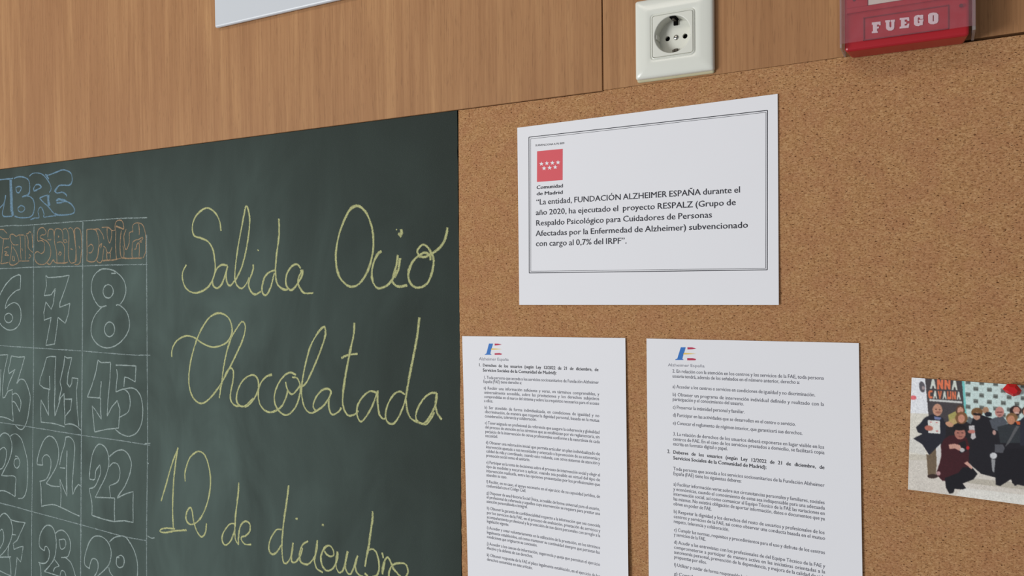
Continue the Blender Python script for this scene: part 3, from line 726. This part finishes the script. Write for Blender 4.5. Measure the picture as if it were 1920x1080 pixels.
oval((96, 92, 98), 196, 140, 22, 42, -10); oval((170, 150, 150), 205, 148, 12, 14)
oval((226, 110, 116), 130, 220, 24, 17)
BK = (34, 32, 38)
poly(BK, [520, 420, 560, 380, 640, 350, 760, 390, 830, 420, 960, 380, 1060, 350, 1400, 400, 1400, 900, 960, 880, 870, 860, 860, 800, 760, 820, 640, 790, 580, 740, 540, 700])   # mass of dark coats
poly((30, 28, 34), [750, 600, 960, 600, 960, 840, 890, 880, 860, 830, 780, 880, 745, 870])
poly((38, 34, 38), [345, 400, 560, 400, 560, 600, 335, 585])
# man on the left
poly((40, 40, 50), [270, 345, 215, 370, 180, 415, 150, 440, 165, 480, 200, 490, 120, 530, 130, 555, 200, 570, 230, 620, 250, 650, 300, 600, 340, 560, 370, 520, 375, 430, 355, 375, 310, 350])
poly((116, 98, 78), [228, 640, 250, 650, 300, 600, 305, 700, 300, 790, 240, 800]); oval((60, 44, 40), 275, 806, 40, 16)
oval((196, 146, 122), 311, 312, 37, 46); poly((120, 130, 170), [285, 360, 340, 370, 330, 388, 290, 382])
oval((160, 108, 92), 318, 330, 20, 8); oval((90, 60, 52), 300, 308, 7, 4); oval((90, 60, 52), 328, 310, 7, 4)
poly((226, 224, 218), [238, 388, 330, 392, 332, 490, 242, 484]); oval((196, 90, 90), 262, 403, 8, 4); oval((196, 90, 90), 306, 407, 8, 4); oval((196, 90, 90), 308, 470, 8, 5)
oval((188, 112, 96), 246, 448, 32, 20, 10)
# women behind
poly((170, 160, 96), [390, 350, 450, 320, 460, 380, 400, 400]); poly((190, 162, 110), [370, 410, 440, 370, 460, 410, 400, 440])
oval((96, 66, 50), 482, 320, 34, 44); oval((204, 150, 128), 483, 318, 24, 28)
oval((126, 88, 58), 490, 372, 46, 46); oval((202, 142, 118), 490, 378, 26, 32); oval((200, 150, 120), 400, 420, 32, 18, 20)
# woman in dark glasses
oval((122, 88, 56), 607, 330, 44, 34); oval((190, 144, 122), 605, 360, 28, 28); poly((34, 26, 28), [578, 335, 640, 340, 638, 356, 580, 352])
oval((172, 132, 104), 672, 315, 24, 26); oval((36, 38, 48), 690, 345, 26, 18)
poly((96, 100, 104), [545, 360, 575, 380, 560, 420, 535, 410])
# man right of middle
poly((84, 88, 96), [700, 390, 740, 370, 800, 360, 830, 400, 830, 440, 760, 470, 720, 450]); oval((196, 138, 128), 776, 328, 34, 40); oval((120, 70, 66), 776, 330, 26, 5); oval((150, 96, 90), 778, 352, 14, 6)
oval((190, 150, 140), 736, 482, 14, 18)
# women right
oval((50, 34, 34), 895, 320, 44, 40); oval((200, 144, 126), 902, 315, 26, 26); oval((214, 176, 164), 905, 335, 20, 8)
oval((130, 96, 62), 868, 372, 44, 38); oval((192, 134, 104), 862, 388, 30, 34); poly((52, 56, 60), [760, 440, 830, 420, 950, 430, 950, 560, 780, 560])
poly((206, 96, 52), [895, 398, 950, 400, 950, 425, 910, 425]); poly((94, 94, 96), [900, 430, 925, 435, 850, 560, 815, 590])
poly((86, 86, 92), [740, 570, 800, 570, 815, 600, 800, 635, 740, 630]); oval((206, 206, 208), 730, 655, 27, 24)
poly((150, 150, 152), [712, 680, 745, 682, 735, 780, 722, 770])
for k in range(9):                                                             # people beyond, to the print's right end
    hx_, hy_ = 975 + k * 44, 330 + (k % 2) * 45 + k * 3
    oval(((60, 42, 36), (120, 90, 60), (70, 66, 66))[k % 3], hx_, hy_ - 8, 34, 36); oval((194, 142, 120), hx_, hy_, 24, 30)
    poly(((44, 44, 56), (66, 34, 40), (40, 46, 50))[k % 3], [hx_ - 44, hy_ + 60, hx_ - 12, hy_ + 30, hx_ + 12, hy_ + 30, hx_ + 44, hy_ + 60, hx_ + 46, hy_ + 250, hx_ - 46, hy_ + 250])
# kneeling man in maroon
poly((66, 28, 34), [360, 530, 400, 505, 440, 500, 530, 520, 550, 580, 545, 700, 560, 760, 520, 800, 440, 840, 350, 840, 300, 790, 330, 700, 340, 650, 325, 600])
poly((28, 26, 32), [365, 820, 470, 780, 500, 740, 570, 740, 610, 790, 580, 830, 500, 860, 525, 895, 500, 905, 440, 900, 430, 930, 400, 935, 375, 890])
poly((34, 28, 34), [470, 560, 520, 540, 530, 620, 480, 640])
oval((28, 24, 28), 478, 452, 48, 34); oval((176, 116, 102), 480, 489, 42, 44); oval((34, 28, 30), 478, 452, 40, 14); oval((130, 80, 74), 482, 512, 16, 5); oval((90, 56, 54), 464, 484, 8, 4); oval((90, 56, 54), 498, 484, 8, 4)
poly((206, 156, 140), [395, 570, 440, 565, 480, 575, 500, 620, 470, 615, 440, 600, 400, 605]); oval((196, 190, 190), 496, 612, 18, 16)
oval((190, 40, 44), 538, 596, 12, 14)
poly((210, 160, 144), [510, 710, 535, 695, 575, 745, 565, 755, 530, 725]); oval((190, 150, 150), 318, 785, 16, 16)
poly((196, 190, 190), [545, 430, 588, 428, 590, 470, 600, 520, 575, 535, 560, 520, 565, 480, 548, 470]); oval((190, 120, 110), 566, 475, 28, 14)
poly((214, 210, 206), [305, 600, 335, 570, 340, 650, 318, 730, 305, 690])
poly((218, 214, 206), [100, 530, 120, 520, 200, 570, 225, 640, 215, 650, 100, 620])
for _ in range(3):                                                             # soft focus of the cheap print
    IM = (IM + np.roll(IM, 1, 0) + np.roll(IM, -1, 0) + np.roll(IM, 1, 1) + np.roll(IM, -1, 1)) / 5
ph_tl, ph_bl = P(1709.5, 707.5), P(1702.5, 915.5)
ph_r = (P(1920, 722.5) - ph_tl).normalized()
ph_r2 = (P(1920, 945) - ph_bl).normalized()
ph_tr = ph_tl + ph_r * .15; ph_br = ph_bl + ph_r2 * .15
bend_ph = lambda u, v: .0008 + .0022 * v ** 3 + .0015 * abs(u - .8) ** 2
photo_root = empty('group_photo', ((ph_tl.x + ph_tr.x) / 2, 0, (ph_tl.z + ph_bl.z) / 2))
tag(photo_root, 'colour group photo of people in dark coats before a logo wall, pinned on cork', 'photo')
t = NT('photo_print'); t.base(t.n('ShaderNodeVertexColor', layer_name='print').outputs[0]); t.rough(.38, .4)
nx, nz = 330, 230
uu, vv = np.meshgrid(np.linspace(0, 1, nx + 1), np.linspace(0, 1, nz + 1))
def lerp3(k): return ((ph_tl[k] * (1 - uu) + ph_tr[k] * uu) * (1 - vv) + (ph_bl[k] * (1 - uu) + ph_br[k] * uu) * vv).ravel()
X, Z = lerp3(0), lerp3(2); U, Vv = uu.ravel(), vv.ravel(); Y = -(bend_ph(U, Vv) + .0003)
px, py = project(X, np.zeros_like(X), Z)
IM *= 1 + .03 * np.random.default_rng(3).normal(0, 1, (CH // 4, CW // 4)).repeat(4, 0).repeat(4, 1)[..., None]
ix = np.clip(((px - 1680) * 4 / S2).astype(int), 0, CW - 1); iy = np.clip(((py - 690) * 4 / S2).astype(int), 0, CH - 1)
c = IM[iy, ix] / 255; c = np.where(c < .04045, c / 12.92, ((c + .055) / 1.055) ** 2.4) * 1.1
idx = np.arange((nx + 1) * (nz + 1)).reshape(nz + 1, nx + 1)
q = np.stack([idx[:-1, :-1], idx[1:, :-1], idx[1:, 1:], idx[:-1, 1:]], -1).reshape(-1, 4)
me = bpy.data.meshes.new('print'); me.from_pydata(np.stack([X, Y, Z], 1).tolist(), [], q.tolist())
ca = me.color_attributes.new('print', 'FLOAT_COLOR', 'POINT')
ca.data.foreach_set('color', np.hstack([np.clip(c, 0, 1), np.ones((len(c), 1))]).ravel())
me.materials.append(t.m); me.polygons.foreach_set('use_smooth', [True] * len(me.polygons))
o = bpy.data.objects.new('print', me); COL.objects.link(o); o.parent = photo_root; o.matrix_parent_inverse = photo_root.matrix_world.inverted()
V, Fc = [], []                                                                # backing card gives the print its thickness
for j in range(21):
    for i in range(2):
        v = j / 20; p = (ph_tl * (1 - i) + ph_tr * i) * (1 - v) + (ph_bl * (1 - i) + ph_br * i) * v
        V += [(p.x, -(bend_ph(i, v) + .00028), p.z), (p.x, -bend_ph(i, v) + .0001, p.z)]
for j in range(20):
    a = j * 4
    Fc += [(a, a + 4, a + 5, a + 1), (a + 2, a + 3, a + 7, a + 6), (a + 1, a + 5, a + 7, a + 3)]
mesh_obj('paper_backing', V, Fc, PAPER, photo_root)

# pushpin
RED_PL = plain('red_plastic', (200, 26, 34), .25, .5, var=.03)
pc = P(1897, 731, .004)
pin = empty('pushpin', (pc.x, -.0035, pc.z)); tag(pin, 'faceted red plastic pushpin at the top of the group photo', 'pushpin')
hexo = [(-13.5, -1), (-6, -10.5), (6.5, -10), (14, 0), (11, 7), (2, 10.5), (-8, 5)]
V, Fc = [], []
for sc_, d in ((.5, .0032), (1, .0042), (1, .006), (.55, .0092)):
    for a, b in hexo: V.append((pc.x + a * sc_ * .00052, -d, pc.z - b * sc_ * .00052))
for r in range(3):
    for i in range(7): j = (i + 1) % 7; Fc.append((r * 7 + i, r * 7 + j, (r + 1) * 7 + j, (r + 1) * 7 + i))
Fc += [tuple(range(6, -1, -1)), tuple(range(21, 28))]
mesh_obj('pin_head', V, Fc, RED_PL, pin)
METAL = plain('steel', (190, 188, 182), .3, .5, metal=1)
bm = bmesh.new(); bmesh.ops.create_cone(bm, cap_ends=True, segments=10, radius1=.0005, radius2=.0005, depth=.0055, matrix=Matrix.Translation((pc.x, -.0008, pc.z)) @ Matrix.Rotation(PI / 2, 4, 'X'))
bm_obj('pin_needle', bm, METAL, pin)

# ------------------------------------------------------------------ white panel at the top left
A = P(402, 46, .009); B = P(637, 0, .009)
zb = P(414, 49.5, .009).z
wp = box('acrylic_panel', WHITEPL, None, A.x, A.x + .30, -.009, -.0031, zb, zb + .21, bev=.0028, seg=3)
tag(wp, 'plain white acrylic panel on the oak, cut off by the top of the picture', 'sign panel')

# ------------------------------------------------------------------ power socket
IVORY = plain('ivory_plastic', (226, 226, 216), .22, .5, var=.015)
IVORY2 = plain('ivory_insert', (220, 219, 208), .4, .5, var=.02)
CREAM = plain('cream_gasket', (206, 196, 160), .6, .3)
BLACK = plain('hole_black', (12, 11, 10), .9, .1)
fl = P(1190.6, 80, .008).x; fr_ = P(1337.2, 60, .008).x; fb = (P(1194, 150, .008).z + P(1337, 130, .008).z) / 2
fh = (fr_ - fl) / 2; fcx, fcz = (fl + fr_) / 2, fb + fh
sock = empty('power_socket', (fcx, -.0008, fcz)); tag(sock, 'ivory wall socket with round recess, on the oak above the cork', 'socket')
def rsq(half, r, n=6):
    out = []
    for cx, cz, a0 in ((1, 1, 0), (-1, 1, 90), (-1, -1, 180), (1, -1, 270)):
        for k in range(n + 1):
            a = math.radians(a0 + 90 * k / n); out.append((cx * (half - r) + r * math.cos(a), cz * (half - r) + r * math.sin(a)))
    return out
def dense(pts, m=14):
    out = []
    for (a, b), (c_, d) in zip(pts, pts[1:] + pts[:1]):
        L = math.hypot(c_ - a, d - b); k = 1 if L < .006 else m
        out += [(a + (c_ - a) * i / k, b + (d - b) * i / k) for i in range(k)]
    return out
def loft(name, mat, parent, rings, cx, cz, cap=False, smooth=True):
    V, Fc, n = [], [], len(rings[0][0])
    for pts, d in rings: V += [(cx + a, -d, cz + b) for a, b in pts]
    for r in range(len(rings) - 1):
        for i in range(n): j = (i + 1) % n; Fc.append((r * n + i, r * n + j, (r + 1) * n + j, (r + 1) * n + i))
    if cap: Fc.append(tuple(range((len(rings) - 1) * n, len(rings) * n)))
    bm = bmesh.new(); me = bpy.data.meshes.new('x'); me.from_pydata(V, [], Fc); bm.from_mesh(me); bmesh.ops.recalc_face_normals(bm, faces=bm.faces)
    o = bm_obj(name, bm, mat, parent, smooth)
    return o
sq = lambda h, r: dense(rsq(h, r))
F0 = fh
loft('frame', IVORY, sock, [(sq(F0, .0022), .0022), (sq(F0, .0022), .0052), (sq(F0 - .0003, .0024), .0064), (sq(F0 - .0011, .003), .0075), (sq(F0 - .003, .0035), .0083), (sq(F0 - .007, .0037), .0091), (sq(F0 - .012, .004), .0098),
     (sq(.0247, .0045), .0102), (sq(.0243, .0042), .0100), (sq(.0238, .004), .0090), (sq(.0236, .004), .0089), (sq(.0232, .0038), .0104), (sq(.0226, .0034), .0107), (sq(.0222, .003), .0104), (sq(.0222, .003), .004)], fcx, fcz)
GZ = -.0028
loft('gasket', CREAM, sock, [([(a, b + GZ) for a, b in sq(fh - .0006, .002)], .0009), ([(a, b + GZ) for a, b in sq(fh - .0006, .002)], .0030), ([(a, b + GZ) for a, b in sq(fh - .004, .002)], .0030), ([(a, b + GZ) for a, b in sq(fh - .004, .002)], .0009)], fcx, fcz)
CR = .0192
wc = P(1259.5, 66, .0105); wcx, wcz = fcx + (wc.x - fcx) * .6, fcz + (wc.z - fcz) * .6
base = sq(.0216, .0022)
ang = [math.atan2(b, a) for a, b in base]
circ = lambda r: [(r * math.cos(a), r * math.sin(a)) for a in ang]
loft('insert', IVORY2, sock, [(base, .004), (base, .0104), (sq(.0214, .002), .0107), (sq(.0211, .002), .0108), (sq(.0208, .002), .01081), (circ(CR + .0012), .01081), (circ(CR + .0006), .0108), (circ(CR + .0002), .0105), (circ(CR), .0100), (circ(CR), .0096), (circ(CR - .0004), -.0045)], fcx, fcz)
bm = bmesh.new(); bmesh.ops.create_cone(bm, cap_ends=True, segments=64, radius1=CR + .001, radius2=CR + .001, depth=.003, matrix=Matrix.Translation((fcx, .0045, fcz)) @ Matrix.Rotation(PI / 2, 4, 'X'))
floor_o = bm_obj('recess_floor', bm, IVORY2, sock)
cutters = []
for sx in (-.0095, .0095):
    bm = bmesh.new(); bmesh.ops.create_cone(bm, cap_ends=True, segments=28, radius1=.0027, radius2=.0027, depth=.01, matrix=Matrix.Translation((fcx + sx, .0045, fcz)) @ Matrix.Rotation(PI / 2, 4, 'X'))
    c_ = bm_obj('cut', bm, None); cutters.append(c_)
    md = floor_o.modifiers.new('b', 'BOOLEAN'); md.operation = 'DIFFERENCE'; md.object = c_; md.solver = 'EXACT'
bpy.context.view_layer.update()
me = bpy.data.meshes.new_from_object(floor_o.evaluated_get(bpy.context.evaluated_depsgraph_get()))
floor_o.modifiers.clear(); floor_o.data = me
for c_ in cutters: bpy.data.objects.remove(c_)
for sx in (-.0095, .0095):                                                     # dark contact tubes behind the two pin openings
    bm = bmesh.new(); bmesh.ops.create_cone(bm, cap_ends=True, segments=28, radius1=.0031, radius2=.0031, depth=.010, matrix=Matrix.Translation((fcx + sx, .0112, fcz)) @ Matrix.Rotation(PI / 2, 4, 'X'))
    bm_obj('contact_tube', bm, BLACK, sock)
bm = bmesh.new(); bmesh.ops.create_uvsphere(bm, u_segments=24, v_segments=12, radius=.0029, matrix=Matrix.Translation((fcx, .0032, fcz)) @ Matrix.Scale(.45, 4, (0, 1, 0)))
scr = bm_obj('screw', bm, METAL, sock, True)
box('screw_slot', BLACK, scr, fcx - .0022, fcx + .0022, .0017, .0026, fcz - .00035, fcz + .00035)
CLIP = plain('dull_metal', (92, 86, 78), .4, .5, metal=1)
for s in (1, -1):
    w_ = .0034 if s > 0 else .0022
    box('clip_slot', BLACK, sock, fcx - w_, fcx + w_, -.0098 if s > 0 else -.004, .0026, *sorted((fcz + s * (CR - .0016), fcz + s * (CR + .001))), bev=.0004)
    box('earth_clip', CLIP, sock, fcx - .0014, fcx + .0014, -.0075, .0028, *sorted((fcz + s * (CR - .0038), fcz + s * (CR - .0012))), bev=.0006)
    box('clip_foot', BLACK if s > 0 else CLIP, sock, fcx - .0022, fcx + .0022, .0005, .0029, *sorted((fcz + s * (CR - .0068), fcz + s * (CR - .0016))), bev=.0004)
for s in (-1, 1):
    box('guide_rib', IVORY2, sock, *sorted((fcx + s * (CR - .0018), fcx + s * (CR + .0002))), -.0085, .003, fcz - .0026, fcz + .0026, bev=.0005)

# ------------------------------------------------------------------ fire alarm call point
REDP = plain('alarm_red', (176, 26, 38), .33, .5, var=.04)
REDD = plain('alarm_red_dark', (120, 24, 34), .5, .4)
BD = .030
a0, a1 = P(1583, 97.5, BD), P(1818, 65.5, BD)
ax0, ax1, az0 = a0.x, a1.x, (a0.z + a1.z) / 2
az1 = az0 + .128
al = empty('fire_alarm_call_point', ((ax0 + ax1) / 2, -.0008, az0)); tag(al, 'red fire alarm call point lettered FUEGO under a clear cover', 'fire alarm')
bm = bmesh.new(); add_box(bm, ax0, ax1, -BD, -.001, az0, az1, bev=.0028, seg=3)
for v in bm.verts:                                                             # draught: underside narrows towards the wall
    k = (v.co.y + BD) / BD
    if v.co.z < az0 + .01: v.co.z += 0; v.co.x += (.0035 if v.co.x < (ax0 + ax1) / 2 else -.0035) * max(0, k)
bm_obj('body', bm, REDP, al)
# proud upper housing with a window
hz0_ = (P(1585, 24.5, BD + .002).z + P(1790, -3, BD + .002).z) / 2
wx0, wz0 = P(1627, 10, BD + .002).x, P(1627, 10.5, BD + .002).z
wx1 = ax0 + ax1 - wx0; wz1 = wz0 + .052
bm = bmesh.new()
for bx in ((ax0 + .002, ax1 - .002, hz0_, wz0), (ax0 + .002, ax1 - .002, wz1, az1 - .002), (ax0 + .002, wx0, wz0, wz1), (wx1, ax1 - .002, wz0, wz1)):
    add_box(bm, bx[0], bx[1], -BD - .0024, -BD + .001, bx[2], bx[3], bev=.0005)
bm_obj('upper_housing', bm, REDP, al)
GLS = plain('white_glass', (226, 226, 214), .2, .5, var=.01)
box('break_glass', GLS, al, wx0 + .0004, wx1 - .0004, -BD - .0016, -BD + .0005, wz0 + .0004, wz1 - .0004)
YB = plain('yellow_film', (206, 190, 110), .5, .4)
box('glass_edging', YB, al, wx0 + .028, wx1 - .0006, -BD - .0018, -BD, wz0 + .0006, wz0 + .0018)
# lettered plate in a shallow frame
p0 = P(1618.5, 76, BD + .0005); p1 = P(1779, 10, BD + .0005)
lz0, lz1 = (P(1618.5, 77, BD).z), (P(1618.5, 33.5, BD).z)
lx0, lx1 = P(1618.5, 50, BD).x, P(1779, 30, BD).x
bm = bmesh.new(); th = .0009
for bx in ((lx0, lx1, lz1 - th, lz1), (lx0, lx0 + th, lz0, lz1), (lx1 - th, lx1, lz0, lz1), (lx0, lx1, lz0, lz0 + th)):
    add_box(bm, bx[0], bx[1], -BD - .0011, -BD + .0003, bx[2], bx[3], bev=.0002)
bm_obj('plate_rim', bm, REDD, al)
LETW = plain('white_lettering', (238, 226, 232), .5, .4, var=.02)
LET = {'F': [[478,270,582,258,584,300,566,302,562,292,540,295,540,320,562,318,562,338,540,342,540,375,548,376,550,392,478,398,478,378,492,376,490,296,478,296]],
 'U': [[638,246,696,240,696,262,688,264,690,320,700,330,712,320,712,262,702,260,702,240,754,234,754,258,748,260,746,330,738,352,712,366,680,366,655,352,648,330,648,268,638,268]],
 'E': [[812,216,924,206,928,248,906,250,900,232,872,236,872,262,892,262,892,284,872,286,872,308,900,304,908,284,928,282,920,332,810,342,812,320,828,318,828,240,812,240]],
 'G': [[982,212,1000,188,1035,178,1060,182,1066,178,1094,178,1094,226,1060,228,1052,210,1038,206,1030,216,1030,270,1040,280,1050,270,1050,256,1040,256,1040,238,1098,232,1096,255,1090,258,1088,298,1060,302,1040,314,1005,310,984,290]],
 'O': [[1152,180,1170,160,1215,150,1255,154,1276,176,1276,250,1262,276,1220,290,1180,288,1155,268],]}
for ch, pl in LET.items():
    q = [P(1560 + pl[0][i] / 6.4, pl[0][i + 1] / 6.4, BD + .0008) for i in range(0, len(pl[0]), 2)]
    o = prism('letter', LETW, al, [(p.x, p.z) for p in q], -BD - .0008, -BD + .0003)
q = [P(1560 + a / 6.4, b / 6.4, BD + .001) for a, b in ((1209,184),(1221,184),(1220,254),(1208,254))]
prism('letter_counter', REDD, al, [(p.x, p.z) for p in q], -BD - .001, -BD)
for sx_, sy_, r in ((1802, 12, .0015), (1602, 2, .0011)):
    p = P(sx_, sy_, BD)
    bm = bmesh.new(); bmesh.ops.create_cone(bm, cap_ends=True, segments=20, radius1=r, radius2=r, depth=.0012, matrix=Matrix.Translation((p.x, -BD - (.0024 if sy_ > 5 or True else 0), p.z)) @ Matrix.Rotation(PI / 2, 4, 'X'))
    bm_obj('screw_head', bm, plain('dark_screw', (70, 22, 28), .5), al)
# clear cover
t = NT('clear_cover'); t.base(lin((214, 150, 160))); t.rough(.12, .5)
tr = t.n('ShaderNodeBsdfTransparent', {0: (.96, .95, .95, 1)})
mx = t.n('ShaderNodeMixShader'); t.link(t.math('ADD', t.math('MULTIPLY', t.noise(t.coords(), 120, 3), .08), .07), mx.inputs[0])
t.link(tr.outputs[0], mx.inputs[1]); t.link(t.b.outputs[0], mx.inputs[2]); t.link(mx.outputs[0], t.out.inputs[0])
COVER = t.m
cz0 = (P(1582, 81.5, .0375).z + P(1819, 49.5, .0375).z) / 2
cx0, cx1 = P(1574.5, 60, .0375).x, P(1829, 40, .0375).x
bm = bmesh.new()
add_box(bm, cx0, cx1, -.0385, -.0370, cz0, az1 + .004, bev=.0003)
bm_obj('clear_cover', bm, COVER, al)
t = NT('cover_rim'); t.base(lin((190, 180, 178))); t.rough(.25, .5)
tr = t.n('ShaderNodeBsdfTransparent', {0: (.92, .9, .88, 1)}); mx = t.n('ShaderNodeMixShader', {0: .42})
t.link(tr.outputs[0], mx.inputs[1]); t.link(t.b.outputs[0], mx.inputs[2]); t.link(mx.outputs[0], t.out.inputs[0])
for xa, xb_ in ((cx0, cx0 + .0016), (cx1 - .0022, cx1 + .0002)):
    box('cover_side', t.m, al, xa, xb_, -.0370, -.0012, cz0 - .0035, az1 + .004, bev=.0003)
